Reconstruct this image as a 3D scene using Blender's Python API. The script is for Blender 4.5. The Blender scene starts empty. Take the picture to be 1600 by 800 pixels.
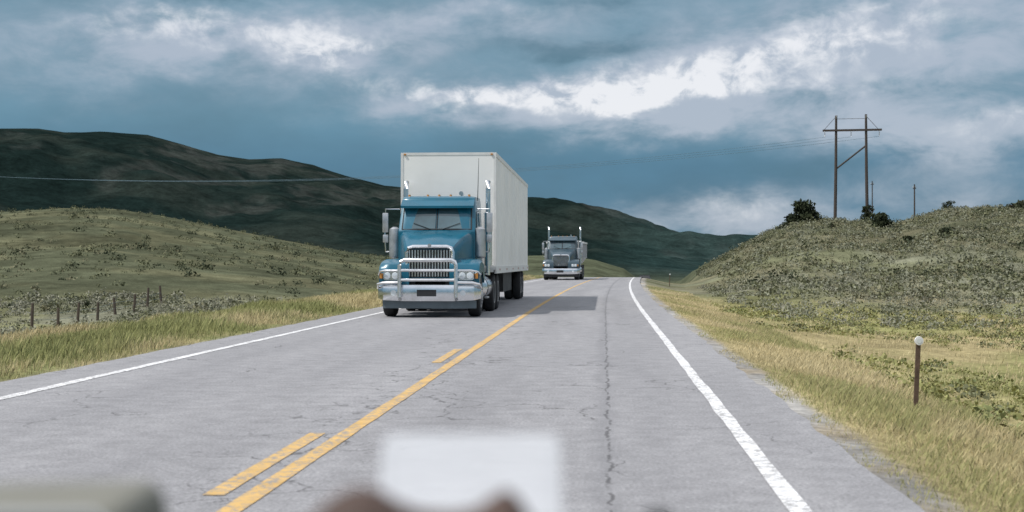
import bpy, bmesh, math, random
import numpy as np
from mathutils import Vector, Matrix, Euler
random.seed(4); rng=np.random.default_rng(7)
C=bpy.context.scene.collection
R=math.radians
F=2222.0; CH=1.35; YAW=math.atan(144/F); PITCH=10/F
# ------------------------------------------------------------ helpers
def link(o,parent=None):
    C.objects.link(o)
    if parent: o.parent=parent
    return o
def tag(o,label=None,cat=None,group=None,kind=None):
    if label: o['label']=label
    if cat: o['category']=cat
    if group: o['group']=group
    if kind: o['kind']=kind
    return o
def empty(name,loc,rz=0,label=None,cat=None,group=None):
    o=bpy.data.objects.new(name,None); o.location=loc; o.rotation_euler=(0,0,rz); link(o); return tag(o,label,cat,group)
def obj(name,bm,m,parent=None,smooth=False,bevel=0,seg=2):
    bmesh.ops.recalc_face_normals(bm,faces=bm.faces)
    if bevel:
        es=[e for e in bm.edges if len(e.link_faces)==2 and e.calc_face_angle(0)>0.5]
        bmesh.ops.bevel(bm,geom=es,offset=bevel,segments=seg,affect='EDGES',profile=.6,clamp_overlap=True)
    me=bpy.data.meshes.new(name); bm.to_mesh(me); bm.free()
    me.materials.append(m)
    if smooth:
        me.polygons.foreach_set('use_smooth',[True]*len(me.polygons))
        try: me.set_sharp_from_angle(angle=R(40))
        except Exception: pass
    return link(bpy.data.objects.new(name,me),parent)
def NB(): return bmesh.new()
def box(bm,x0,x1,y0,y1,z0,z1):
    v=[bm.verts.new(p) for p in [(x0,y0,z0),(x1,y0,z0),(x1,y1,z0),(x0,y1,z0),(x0,y0,z1),(x1,y0,z1),(x1,y1,z1),(x0,y1,z1)]]
    for f in [(0,3,2,1),(4,5,6,7),(0,1,5,4),(1,2,6,5),(2,3,7,6),(3,0,4,7)]: bm.faces.new([v[i] for i in f])
    return bm
def tube(bm,pts,r,n=8,cap=True):
    pts=[Vector(p) for p in pts]; rings=[]
    rs=r if isinstance(r,(list,tuple)) else [r]*len(pts)
    for i,p in enumerate(pts):
        d=(pts[min(i+1,len(pts)-1)]-pts[max(i-1,0)]).normalized()
        a=d.cross(Vector((0,0,1))) if abs(d.z)<.95 else d.cross(Vector((1,0,0)))
        a.normalize(); b=d.cross(a)
        rings.append([bm.verts.new(p+(a*math.cos(t)+b*math.sin(t))*rs[i]) for t in [2*math.pi*k/n for k in range(n)]])
    for A,B in zip(rings,rings[1:]):
        for k in range(n): bm.faces.new([A[k],A[(k+1)%n],B[(k+1)%n],B[k]])
    if cap: bm.faces.new(rings[0][::-1]); bm.faces.new(rings[-1])
    return bm
def loft(bm,secs,cap=True,closed=True):
    rings=[[bm.verts.new(p) for p in s] for s in secs]
    for A,B in zip(rings,rings[1:]):
        n=len(A)
        for k in range(n if closed else n-1): bm.faces.new([A[k],A[(k+1)%n],B[(k+1)%n],B[k]])
    if cap: bm.faces.new(rings[0][::-1]); bm.faces.new(rings[-1])
    return bm
def lathe_x(bm,prof,c,n=28):
    "profile of (x,r) turned round the x axis at c"
    rings=[]
    for x,r in prof:
        rings.append([bm.verts.new((c[0]+x,c[1]+r*math.cos(2*math.pi*k/n),c[2]+r*math.sin(2*math.pi*k/n))) for k in range(n)])
    for A,B in zip(rings,rings[1:]):
        for k in range(n): bm.faces.new([A[k],A[(k+1)%n],B[(k+1)%n],B[k]])
    bm.faces.new(rings[0][::-1]); bm.faces.new(rings[-1])
    return bm
def fast_mesh(name,V,Fc,col,mat,parent=None):
    me=bpy.data.meshes.new(name); n,k=Fc.shape
    me.vertices.add(len(V)); me.vertices.foreach_set('co',V.astype(np.float32).ravel())
    me.loops.add(n*k); me.loops.foreach_set('vertex_index',Fc.astype(np.int32).ravel())
    me.polygons.add(n); me.polygons.foreach_set('loop_start',np.arange(0,n*k,k,dtype=np.int32))
    me.polygons.foreach_set('loop_total',np.full(n,k,dtype=np.int32))
    me.update(calc_edges=True); me.validate()
    if col is not None:
        a=me.color_attributes.new('Col','FLOAT_COLOR','POINT')
        cc=np.ones((len(V),4),np.float32); cc[:,:3]=col; a.data.foreach_set('color',cc.ravel())
    me.materials.append(mat)
    return link(bpy.data.objects.new(name,me),parent)
# ---- numpy noise
def _h(i,j,s):
    n=(i*374761393+j*668265263+s*974634777)&0xffffffff
    n=((n^(n>>13))*1274126177)&0xffffffff
    return ((n^(n>>16))&0xffff)/65535.0
def vn(x,y,s=0):
    x=np.asarray(x,float); y=np.asarray(y,float)
    i=np.floor(x).astype(np.int64); j=np.floor(y).astype(np.int64); fx=x-i; fy=y-j
    fx=fx*fx*(3-2*fx); fy=fy*fy*(3-2*fy)
    return (_h(i,j,s)*(1-fx)+_h(i+1,j,s)*fx)*(1-fy)+(_h(i,j+1,s)*(1-fx)+_h(i+1,j+1,s)*fx)*fy
def fbm(x,y,o=5,s=0,g=.5):
    t=0;a=1;w=0
    for k in range(o): t=t+a*vn(x*2**k+k*17.3,y*2**k+k*9.1,s+k); w+=a; a*=g
    return t/w
def ss(t): t=np.clip(t,0,1); return t*t*(3-2*t)
# ---- shader helpers
def newmat(name):
    m=bpy.data.materials.new(name); m.use_nodes=True
    return m,m.node_tree,m.node_tree.nodes['Principled BSDF']
class G:
    def __init__(s,nt): s.nt=nt
    def n(s,t,**k):
        x=s.nt.nodes.new(t)
        for a,b in k.items(): setattr(x,a,b)
        return x
    def put(s,sock,v):
        if isinstance(v,bpy.types.NodeSocket): s.nt.links.new(v,sock)
        elif v is not None: sock.default_value=v
    def m(s,op,a,b=None,c=None,clamp=False):
        x=s.n('ShaderNodeMath',operation=op,use_clamp=clamp); s.put(x.inputs[0],a); s.put(x.inputs[1],b)
        if c is not None: s.put(x.inputs[2],c)
        return x.outputs[0]
    def step(s,v,a,b):
        x=s.n('ShaderNodeMapRange',interpolation_type='SMOOTHSTEP'); s.put(x.inputs[0],v); x.inputs[1].default_value=a; x.inputs[2].default_value=b
        x.inputs[3].default_value=0; x.inputs[4].default_value=1; return x.outputs[0]
    def rng(s,v,a,b,c,d):
        x=s.n('ShaderNodeMapRange'); s.put(x.inputs[0],v)
        for i,q in enumerate((a,b,c,d)): x.inputs[i+1].default_value=q
        return x.outputs[0]
    def mix(s,f,a,b,mode='MIX'):
        x=s.n('ShaderNodeMix',data_type='RGBA',blend_type=mode); s.put(x.inputs[0],f)
        s.put(x.inputs[6],(*a,1) if isinstance(a,tuple) else a); s.put(x.inputs[7],(*b,1) if isinstance(b,tuple) else b)
        return x.outputs[2]
    def noise(s,vec,scale,detail=4,rough=.55,dist=0):
        x=s.n('ShaderNodeTexNoise'); s.put(x.inputs['Vector'],vec); x.inputs['Scale'].default_value=scale
        x.inputs['Detail'].default_value=detail; x.inputs['Roughness'].default_value=rough; x.inputs['Distortion'].default_value=dist
        return x.outputs[0]
    def comb(s,x,y,z=0.0):
        c=s.n('ShaderNodeCombineXYZ'); s.put(c.inputs[0],x); s.put(c.inputs[1],y); s.put(c.inputs[2],z); return c.outputs[0]
    def diffuse(s,b,col,normal=None):
        d=s.n('ShaderNodeBsdfDiffuse'); s.put(d.inputs[0],col)
        if normal: s.put(d.inputs['Normal'],normal)
        s.nt.nodes.remove(b); s.nt.links.new(d.outputs[0],s.nt.nodes['Material Output'].inputs[0])
def simple(name,col,rough=.5,metal=0,var=.15,scale=3.0,bump=0,coat=0,dirt=None,spec=.5,alpha=1.0):
    m,nt,b=newmat(name); g=G(nt)
    tc=g.n('ShaderNodeTexCoord').outputs['Object']
    n1=g.noise(tc,scale,3,.6); f=g.rng(n1,.25,.75,1-var,1+var)
    c=g.mix(1.0,col,f,'MULTIPLY')
    if dirt:
        c=g.mix(g.m('MULTIPLY',g.step(g.noise(tc,scale*.7,5,.7),.42,.72),dirt[1]),c,dirt[0])
    g.put(b.inputs['Base Color'],c); b.inputs['Metallic'].default_value=metal
    g.put(b.inputs['Roughness'],g.rng(n1,.2,.8,max(rough-.08,.02),min(rough+.12,1)))
    b.inputs['Coat Weight'].default_value=coat; b.inputs['Coat Roughness'].default_value=.08
    b.inputs['Specular IOR Level'].default_value=spec; b.inputs['Alpha'].default_value=alpha
    if bump:
        bp=g.n('ShaderNodeBump'); bp.inputs['Strength'].default_value=bump; bp.inputs['Distance'].default_value=.02
        g.put(bp.inputs['Height'],g.noise(tc,scale*6,4)); g.put(b.inputs['Normal'],bp.outputs[0])
    return m
def colmat(name):
    m,nt,b=newmat(name); g=G(nt)
    a=g.n('ShaderNodeAttribute',attribute_name='Col')
    n1=g.noise(g.n('ShaderNodeNewGeometry').outputs['Position'],9,1)
    g.diffuse(b,g.mix(1.0,a.outputs['Color'],g.rng(n1,.25,.75,.8,1.2),'MULTIPLY'))
    return m
# ------------------------------------------------------------ camera
cd=bpy.data.cameras.new('camera'); cam=bpy.data.objects.new('camera',cd); link(cam)
cam.location=(0,0,CH); cam.rotation_euler=(math.pi/2+PITCH,0,YAW)
cd.sensor_width=36; cd.lens=F/1600*36; cd.clip_end=20000; cd.clip_start=.05
cd.dof.use_dof=True; cd.dof.focus_distance=36; cd.dof.aperture_fstop=3.4
bpy.context.scene.camera=cam
RM=Euler((math.pi/2+PITCH,0,YAW)).to_matrix()
def P(px,py,d): return RM@Vector(((px-800)/F*d,(400-py)/F*d,-d))+Vector((0,0,CH))
def XY(px,d):
    p=P(px,410,d); return p.x,p.y
# ------------------------------------------------------------ terrain functions
def cxf(Y): return 1.2*(np.clip(Y-35,0,190)/80.0)**2
def zrf(Y):
    t=np.clip(np.asarray(Y,float)-124,0,35); t2=np.clip(np.asarray(Y,float)-159,0,140)
    return -.5*.001*t*t-.035*t2
def height(X,Y,noise=True):
    X=np.asarray(X,float); Y=np.asarray(Y,float)
    r=np.hypot(X,Y)+1e-6; rel=np.arctan2(X,Y)+YAW; rc=np.clip(rel,-1.25,1.25)
    px=800+F*np.tan(rc); dep=np.maximum(np.cos(rc),.25)
    s=X-cxf(Y); zr=zrf(Y)
    cs=np.interp(s,[-60,-19,-11,-9,-7,-6.6,1.5,2.1,4,9,40],[-2.3,-2.0,-.12,.02,-.08,-.06,-.06,-.09,-.5,-.95,-1.1])
    nz=(fbm(X*.25,Y*.25,4,3)-.5)*.5*ss((np.abs(s+2.4)-4.9)/6)
    base=zr+cs+nz
    H=base.copy()
    def layer(foot,ridge,back,pts,amp,sc,mask,seed,pw=1.0,mixs=.35):
        nonlocal H
        ey=np.interp(px,[p[0] for p in pts],[p[1] for p in pts])
        zt=CH+(410-ey)/F*ridge*dep
        t=np.clip((r-foot)/(ridge-foot),0,1); pr=(t**pw); pr=mixs*ss(t)+(1-mixs)*pr
        bk=1-ss((r-ridge)/(back-ridge))*.9
        n=(fbm(X/sc,Y/sc,6,seed,.55)-.5)*2*amp*ss(t*2)*(1-.85*ss((t-.65)/.3)*(r<ridge*1.15))
        h=base+(zt-base)*pr*bk*mask+n*mask
        H=np.where((zt>base)&(r>foot),np.maximum(H,h),H)
    A=[(-900,345),(0,331),(100,325),(180,327),(250,337),(350,356),(450,376),(560,396),(640,404),(760,409),(860,425),(900,440),(2000,700)]
    layer(88,300,620,A,1.8,36,ss((-s-9)/22),11,.9)
    A2=[(500,430),(700,412),(800,400),(880,398),(930,406),(975,420),(1000,440),(2000,700)]
    layer(230,430,700,A2,1.2,50,1.0,23)
    B=[(-1500,260),(-600,215),(0,199),(60,199),(100,206),(160,204),(230,208),(290,225),(340,240),(390,248),(440,246),(490,256),(540,272),(600,288),(700,300),(830,315),(900,328),(960,342),(1010,352),(1060,367),(1100,378),(1150,380),(1200,386),(1400,395),(3000,400)]
    layer(560,1500,3200,B,38,240,1.0,31,1.05)
    Cc=[(700,700),(1020,452),(1075,431),(1130,403),(1170,379),(1200,363),(1240,348),(1300,344),(1350,348),(1400,350),(1440,337),(1480,327),(1600,322),(1900,312),(3000,340)]
    layer(68,200,520,Cc,1.4,24,ss((s-3)/7),47,1.15,.15)
    return H
def hz(x,y): return float(height(np.array([x]),np.array([y]))[0])
# ------------------------------------------------------------ ground sheet
def build_ground():
    az=np.concatenate([np.arange(-180,-34,4),np.arange(-34,-26,.5),np.arange(-26,20,.085),np.arange(20,30,.5),np.arange(30,180,4)])
    az=np.radians(az); na=len(az)
    rr=np.concatenate([[.02,1.,2,3],np.geomspace(4,230,250),np.geomspace(234,1600,150),np.geomspace(1700,9000,16)]); nr=len(rr)
    Rg,Az=np.meshgrid(rr,az,indexing='ij'); X=Rg*np.sin(Az); Y=Rg*np.cos(Az)
    Z=height(X,Y)
    V=np.stack([X,Y,Z],-1).reshape(-1,3)
    i=np.arange(nr-1)[:,None]*na; j=np.arange(na)[None,:]; j2=(j+1)%na
    Fc=np.stack([i+j,i+j2,i+na+j2,i+na+j],-1).reshape(-1,4)[:,::-1]
    s=X-cxf(Y); n1=fbm(X*.12,Y*.12,5,5); n2=fbm(X*.9,Y*.9,4,8); n3=fbm(X/60,Y/60,5,9); n4=fbm(X/9,Y/9,5,19)
    def L(a,b,t): return np.asarray(a)*(1-t[...,None])+np.asarray(b)*t[...,None]
    straw=np.array([.37,.31,.17]); yg=np.array([.24,.235,.105]); sage=np.array([.20,.20,.145]); olive=np.array([.15,.155,.088])
    earth=np.array([.32,.28,.22]); grav=np.array([.31,.30,.285])
    rt=L(straw,yg,ss((n1-.40)/.16)*ss((s-3.5)/4))
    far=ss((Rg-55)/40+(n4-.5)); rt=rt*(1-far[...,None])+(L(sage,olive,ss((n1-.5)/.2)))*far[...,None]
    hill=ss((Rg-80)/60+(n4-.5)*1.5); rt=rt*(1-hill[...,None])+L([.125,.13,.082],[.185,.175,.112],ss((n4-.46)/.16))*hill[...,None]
    lf=L([.27,.24,.125],[.19,.20,.09],ss((n2-.4)/.2))
    fl=ss((-s-15)/5); lf=lf*(1-fl[...,None])+L(sage,[.18,.18,.10],ss((n1-.42)/.2))*fl[...,None]
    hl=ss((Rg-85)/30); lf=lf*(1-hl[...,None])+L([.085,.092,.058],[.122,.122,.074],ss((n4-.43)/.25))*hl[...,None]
    side=ss((s+2+(Y>215)*-14)/1.0+.5)
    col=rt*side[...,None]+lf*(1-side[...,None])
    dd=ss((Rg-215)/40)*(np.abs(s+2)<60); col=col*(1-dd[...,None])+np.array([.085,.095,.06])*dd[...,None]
    g=np.exp(-((s-1.86)/.26)**2)+np.exp(-((s+6.95)/.22)**2); g=ss((g+(n2-.5)*.5-.12)/.7)*(1-ss((Y-150)/40))*(Y>-50)
    col=col*(1-g[...,None])+L(grav,earth,ss((n2-.45)/.3))*g[...,None]
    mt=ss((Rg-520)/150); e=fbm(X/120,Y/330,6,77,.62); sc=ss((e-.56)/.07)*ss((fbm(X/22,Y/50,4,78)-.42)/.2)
    mcol=L([.009,.017,.0155],[.020,.028,.024],ss((n3-.38)/.28)); mcol=mcol*(1-sc[...,None]*.4)+np.array([.065,.068,.062])*sc[...,None]*.4  # dark mountain tones include painted cloud shadow, slightly greyed for distance haze
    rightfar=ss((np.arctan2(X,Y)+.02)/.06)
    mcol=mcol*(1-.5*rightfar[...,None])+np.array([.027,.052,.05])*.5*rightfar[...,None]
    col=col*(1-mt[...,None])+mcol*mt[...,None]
    m,nt,b=newmat('ground_soil'); gg=G(nt)
    a=gg.n('ShaderNodeAttribute',attribute_name='Col').outputs['Color']
    pos=gg.n('ShaderNodeNewGeometry').outputs['Position']
    f1=gg.rng(gg.noise(pos,7,3,.65),.3,.7,.65,1.3); f2=gg.rng(gg.noise(pos,.35,4,.7),.3,.7,.7,1.25); f3=gg.rng(gg.noise(pos,.05,7,.8),.36,.64,.62,1.38)
    c=gg.mix(1.0,gg.mix(1.0,gg.mix(1.0,a,f1,'MULTIPLY'),f2,'MULTIPLY'),f3,'MULTIPLY')
    bp=gg.n('ShaderNodeBump'); bp.inputs['Strength'].default_value=.5; bp.inputs['Distance'].default_value=.06
    gg.put(bp.inputs['Height'],gg.noise(pos,5,3,.7)); gg.diffuse(b,c,bp.outputs[0])
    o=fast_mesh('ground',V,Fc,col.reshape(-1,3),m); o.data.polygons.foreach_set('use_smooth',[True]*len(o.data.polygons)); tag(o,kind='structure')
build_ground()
# ------------------------------------------------------------ road
def strip(name,sl,sr,Ys,dz,mat,nx=1,jit=0,kind='structure'):
    Ys=np.asarray(Ys,float); cx=cxf(Ys); z=zrf(Ys)
    t=np.linspace(0,1,nx+1)
    l=sl+ (fbm(Ys*1.3,Ys*0+3,5,1)-.5)*jit; r=sr+(fbm(Ys*1.3,Ys*0+9,5,2)-.5)*jit
    S=l[:,None]*(1-t)+r[:,None]*t
    V=np.stack([S+cx[:,None],np.repeat(Ys[:,None],nx+1,1),np.repeat(z[:,None]+dz,nx+1,1)],-1).reshape(-1,3)
    col=np.stack([S,np.repeat(Ys[:,None],nx+1,1),S*0],-1).reshape(-1,3)
    n=len(Ys); i=np.arange(n-1)[:,None]*(nx+1); j=np.arange(nx)[None,:]
    Fc=np.stack([i+j,i+j+1,i+nx+1+j+1,i+nx+1+j],-1).reshape(-1,4)
    o=fast_mesh(name,V,Fc,col,mat); return tag(o,kind=kind)
def road_mat():
    m,nt,b=newmat('worn_asphalt'); g=G(nt)
    rc=g.n('ShaderNodeAttribute',attribute_name='Col').outputs['Vector']
    sx=g.n('ShaderNodeSeparateXYZ'); g.put(sx.inputs[0],rc); s=sx.outputs[0]; y=sx.outputs[1]
    fine=g.noise(rc,40,3,.75); mid=g.noise(rc,4,5,.65); big=g.noise(g.comb(s,g.m('MULTIPLY',y,.12)),.9,4,.6)
    c=g.mix(g.rng(big,.3,.7,0,1),(.252,.249,.259),(.312,.307,.317))
    c=g.mix(1.0,c,g.rng(fine,.3,.7,.62,1.38),'MULTIPLY'); c=g.mix(1.0,c,g.rng(mid,.3,.7,.84,1.15),'MULTIPLY')
    tr=None
    for x0 in (-4.95,-3.35,-1.25,.35):
        d=g.m('DIVIDE',g.m('SUBTRACT',s,x0),.38); e=g.m('EXPONENT',g.m('MULTIPLY',g.m('MULTIPLY',d,d),-1.0)); tr=e if tr is None else g.m('ADD',tr,e)
    c=g.mix(g.m('MULTIPLY',tr,.16),c,(.15,.15,.16))
    yy=g.comb(0.0,g.m('MULTIPLY',y,1.0)); w=g.m('MULTIPLY',g.m('SUBTRACT',g.noise(yy,1.3,7,.75),.5),.26)
    d=g.m('ABSOLUTE',g.m('SUBTRACT',g.m('SUBTRACT',s,.035),w))
    wd=g.rng(g.noise(yy,1.1,3),.3,.7,.005,.028)
    k1=g.m('SUBTRACT',1.0,g.m('DIVIDE',d,wd),clamp=True)
    k1=g.m('MULTIPLY',g.step(k1,0,.6),g.step(g.noise(rc,3.0,3,.6),.38,.52))
    d2=g.m('ABSOLUTE',g.m('SUBTRACT',g.m('SUBTRACT',s,.0),g.m('MULTIPLY',g.m('SUBTRACT',g.noise(yy,.25,5,.7),.5),.55)))
    soft=g.m('MULTIPLY',g.m('SUBTRACT',1.0,g.m('DIVIDE',d2,.13),clamp=True),.28)
    c=g.mix(soft,c,(.14,.14,.15))
    v=g.n('ShaderNodeTexVoronoi',feature='DISTANCE_TO_EDGE'); v.inputs['Scale'].default_value=.55
    wv=g.n('ShaderNodeVectorMath',operation='ADD'); nn=g.n('ShaderNodeTexNoise'); g.put(nn.inputs['Vector'],rc); nn.inputs['Scale'].default_value=1.5; nn.inputs['Detail'].default_value=5
    scl=g.n('ShaderNodeVectorMath',operation='SCALE'); g.put(scl.inputs[0],nn.outputs['Color']); scl.inputs['Scale'].default_value=1.1
    g.put(wv.inputs[0],rc); g.put(wv.inputs[1],scl.outputs[0]); g.put(v.inputs['Vector'],wv.outputs[0])
    k2=g.m('SUBTRACT',1.0,g.step(v.outputs['Distance'],.001,.010))
    near=g.m('EXPONENT',g.m('MULTIPLY',g.m('POWER',g.m('ABSOLUTE',g.m('ADD',s,2.1)),2.0),-1.4))
    msk=g.step(g.m('ADD',g.noise(rc,.5,3,.6),g.m('MULTIPLY',near,.16)),.50,.58)
    k2=g.m('MULTIPLY',k2,g.m('MULTIPLY',msk,.8))
    v2=g.n('ShaderNodeTexVoronoi',feature='DISTANCE_TO_EDGE'); v2.inputs['Scale'].default_value=2.6; g.put(v2.inputs['Vector'],wv.outputs[0])
    k3=g.m('MULTIPLY',g.m('SUBTRACT',1.0,g.step(v2.outputs['Distance'],.004,.03)),g.m('MULTIPLY',near,g.step(g.noise(rc,1.6,3),.50,.58)))
    k=g.m('MAXIMUM',g.m('MAXIMUM',g.m('MULTIPLY',k1,.8),k2),g.m('MULTIPLY',k3,.8))
    c=g.mix(g.m('MULTIPLY',k,.85),c,(.055,.053,.055))
    g.put(b.inputs['Base Color'],c); b.inputs['Roughness'].default_value=.85; b.inputs['Specular IOR Level'].default_value=.2
    return m
def paint_mat(name,col,wear,thr):
    m,nt,b=newmat(name); g=G(nt)
    rc=g.n('ShaderNodeAttribute',attribute_name='Col').outputs['Vector']
    w=g.step(g.noise(rc,14,6,.75),thr,thr+.12); w=g.m('MULTIPLY',w,g.step(g.noise(rc,.9,3),.25,.55))
    c=g.mix(1.0,col,g.rng(g.noise(rc,3,4),.3,.7,.82,1.12),'MULTIPLY')
    g.diffuse(b,g.mix(g.m('MULTIPLY',w,wear),c,(.27,.265,.265)))
    return m
Ysr=np.concatenate([np.arange(-30,60,.25),np.arange(60,216,1.5)])
strip('road',-6.78,1.72,Ysr,0,road_mat(),24,.12)
white=paint_mat('white_road_paint',(.76,.76,.77),.9,.46); yellow=paint_mat('yellow_road_paint',(.62,.41,.17),.9,.46)
strip('edge_line_right',1.0,1.12,Ysr,.005,white,1,.03)
strip('edge_line_left',-6.04,-5.9,Ysr,.005,white,1,.03)
strip('centre_line_solid',-2.09,-1.96,Ysr,.005,yellow,1,.02)
for k in (-2,-1,0,1):
    y0=8.1+10.9*k
    o=strip('centre_line_dash',-2.32,-2.195,np.arange(y0,y0+3.01,.25),.005,yellow,1,.02)
# ------------------------------------------------------------ grass and brush (uncountable ground cover)
veg=colmat('dry_vegetation')
def blades(N,s0,s1,y0,y1,hr,w0,cols,dens_seed,ypow=1.0,thr=.35,lean=.35,edge=0,rag=.9):
    t=rng.random(N)**ypow; Y=y0*(y1/y0)**t
    s=s0+(s1-s0)*rng.random(N)
    keep=(fbm(s*1.1,Y*.7,4,dens_seed)+rng.normal(0,.06,N))>thr
    if edge:
        keep&=(np.abs(s-edge)>(fbm(Y*.8,Y*0,4,dens_seed+3)-.3)*rag)
    Y=Y[keep]; s=s[keep]; n=len(Y); X=s+cxf(Y); Z=height(X,Y)-.02
    pt=.5+1.0*fbm(s*.5,Y*.35,3,dens_seed+5)
    if edge: pt=pt*(.35+.65*ss(np.abs(s-edge)/1.3))
    h=(hr[0]+(hr[1]-hr[0])*rng.random(n))*pt; w=w0*(1+Y/22)*(.6+.8*rng.random(n))
    a=rng.random(n)*math.pi; dx=np.cos(a)*w/2; dy=np.sin(a)*w/2
    la=rng.random(n)*2*math.pi; lm=h*lean*rng.random(n); lx=np.cos(la)*lm+h*.12; ly=np.sin(la)*lm
    V=np.stack([np.stack([X-dx,Y-dy,Z],-1),np.stack([X+dx,Y+dy,Z],-1),np.stack([X+lx*.4+dx*.7,Y+ly*.4+dy*.7,Z+h*.6],-1),np.stack([X+lx,Y+ly,Z+h],-1)],1)
    Fc=np.arange(n*4).reshape(n,4)
    cc=np.array(cols); cn=ss((fbm(s*.45,Y*.22,4,dens_seed+9)-.36)/.26)*(len(cols)-1)+rng.normal(0,.45,n); cn=np.clip(cn,0,len(cols)-1.001)
    i=cn.astype(int); f=(cn-i)[:,None]; c=cc[i]*(1-f)+cc[i+1]*f; c=c*(.8+.4*rng.random((n,1)))
    return V.reshape(-1,3),Fc,np.repeat(c,4,0)
def join(name,parts,label,cat):
    V=[];Fs=[];Cs=[];o=0
    for v,f,c in parts: V.append(v);Fs.append(f+o);Cs.append(c);o+=len(v)
    ob=fast_mesh(name,np.concatenate(V),np.concatenate(Fs),np.concatenate(Cs),veg); return tag(ob,label,cat,kind='stuff')
ST=(.52,.445,.27); ST2=(.46,.39,.225); ST3=(.39,.35,.20); GR=(.31,.305,.145); GR2=(.25,.26,.115)
join('verge_grass',[blades(110000,-11.8,-6.85,11,150,(.07,.27),.0055,[ST2,ST2,ST3,(.36,.335,.17),GR,GR2],1,.8,.26,.5,edge=-6.85)],'tall green and straw grass on the left road verge','grass')
join('verge_grass',[blades(120000,1.80,4.6,6.0,90,(.03,.14),.004,[ST,ST2,ST3,ST2,GR],2,.75,.26,.7,edge=1.80,rag=.7),
                    blades(80000,3.6,30,8,75,(.04,.15),.006,[ST,ST2,ST3,ST2,GR],6,.75,.34,.6)],'dry straw coloured grass on the right road verge','grass')
def bushes(N,s0,s1,r0,r1,Rr,K,cols,seed,thr,flat=.7,pxr=None,leaf=.14):
    rr=np.sqrt(r0*r0+(r1*r1-r0*r0)*rng.random(N)); a0,a1=pxr if pxr else (-300,1900)
    px=a0+(a1-a0)*rng.random(N); az=np.arctan((px-800)/F)-YAW
    X=rr*np.sin(az); Y=rr*np.cos(az); s=X-cxf(Y)
    k=(s>s0)&(s<s1)&((fbm(X*.09,Y*.09,4,seed)+rng.normal(0,.05,N))>thr)
    X=X[k];Y=Y[k];n=len(X);Z=height(X,Y); Rb=Rr[0]+(Rr[1]-Rr[0])*rng.random(n)**2
    d=rng.normal(0,1,(n,K,3)); d/=np.linalg.norm(d,axis=2,keepdims=True); d[...,2]=np.abs(d[...,2])
    rad=(.35+.75*rng.random((n,K,1))); ctr=np.stack([X,Y,Z],-1)[:,None,:]+d*rad*Rb[:,None,None]*np.array([1,1,flat*1.2])
    u=rng.normal(0,1,(n,K,3)); u/=np.linalg.norm(u,axis=2,keepdims=True); v=np.cross(u,rng.normal(0,1,(n,K,3))); v/=np.linalg.norm(v,axis=2,keepdims=True)
    sz=(Rb[:,None,None]*leaf*(.6+.9*rng.random((n,K,1))))
    V=np.stack([ctr-u*sz,ctr+v*sz*.6,ctr+u*sz,ctr-v*sz*.6],2)
    cc=np.array(cols); i=rng.integers(0,len(cols),n); c=cc[i][:,None,:]*(.8+.4*rng.random((n,K,1)))
    return V.reshape(-1,3),np.arange(n*K*4).reshape(-1,4),np.repeat(c.reshape(-1,3),4,0)
SG=(.22,.225,.165); SG2=(.27,.265,.205); SD=(.075,.086,.055); SO=(.165,.17,.10); YGc=(.28,.28,.12); LG=(.22,.24,.11); BR=(.19,.18,.115)
join('sagebrush',[bushes(3000,-80,-15,40,105,(.25,.7),40,[SG,SG2,SO,SG2],21,.38,pxr=(-200,760)),
                  bushes(1900,-200,-18,90,310,(.25,.8),20,[SO,SO,BR,SD],22,.36,pxr=(-200,760),leaf=.18),
                  bushes(330,-200,-18,100,310,(.4,1.1),40,[SD,SO,SD],29,.40,pxr=(-200,760),leaf=.16)],'grey sagebrush covering the low field left of the road','sagebrush')
join('sagebrush',[bushes(2400,4.5,60,15,62,(.12,.34),34,[YGc,LG,YGc,YGc,SO],25,.45,.5,pxr=(1080,1750)),
                  bushes(1900,6,90,52,105,(.2,.5),34,[SG2,SG,SG2,SG,SO],26,.42,pxr=(1030,1750)),
                  bushes(7200,8,160,76,215,(.25,.8),26,[SG,SO,BR,SO,SG],27,.36,pxr=(1040,1750),leaf=.15),
                  bushes(200,8,160,90,215,(.5,1.1),50,[SD,(.09,.10,.06)],28,.42,pxr=(1040,1750),leaf=.13)],'grey green brush over the field and hill right of the road','sagebrush')
# ------------------------------------------------------------ materials for objects
teal=simple('teal_truck_paint',(.008,.115,.185),.28,.05,.12,2,coat=.35,dirt=((.08,.13,.15),.2),spec=.35)
steelblue=simple('grey_blue_truck_paint',(.045,.08,.105),.35,.1,.12,2,coat=.3,dirt=((.15,.16,.16),.25))
chrome=simple('chrome',(.80,.82,.85),.2,1,.08,4,dirt=((.4,.4,.39),.3))
steel=simple('polished_bar_steel',(.80,.81,.83),.28,.9,.08,4,dirt=((.4,.4,.39),.3))
alloy=simple('brushed_alloy',(.55,.56,.58),.38,.9,.12,6,dirt=((.22,.21,.19),.4))
whitep=simple('white_panel_paint',(.87,.865,.85),.42,0,.03,.6,dirt=((.68,.66,.63),.30))
greyp=simple('dull_grey_body_paint',(.48,.49,.50),.5,.1,.1,.6,dirt=((.3,.29,.27),.4))
trim=simple('aluminium_trim',(.72,.72,.71),.45,.1,.08,3)
rubber=simple('tyre_rubber',(.022,.022,.024),.85,0,.2,9,.2)
black=simple('black_plastic',(.02,.021,.023),.55,0,.2,4)
dark=simple('dark_steel',(.03,.031,.034),.6,.3,.2,4,dirt=((.09,.085,.08),.4))
glass=simple('tinted_glass',(.065,.12,.145),.08,.1,.45,1.3,spec=1.0)
lens=simple('headlight_lens',(.75,.80,.84),.12,.1,.05,3,coat=1)
amber=simple('amber_lens',(.50,.22,.05),.3,0,.1,3)
redl=simple('red_lens',(.30,.03,.03),.3,0,.1,3)
valance=simple('grimy_valance',(.11,.14,.16),.5,.1,.2,3)
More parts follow.
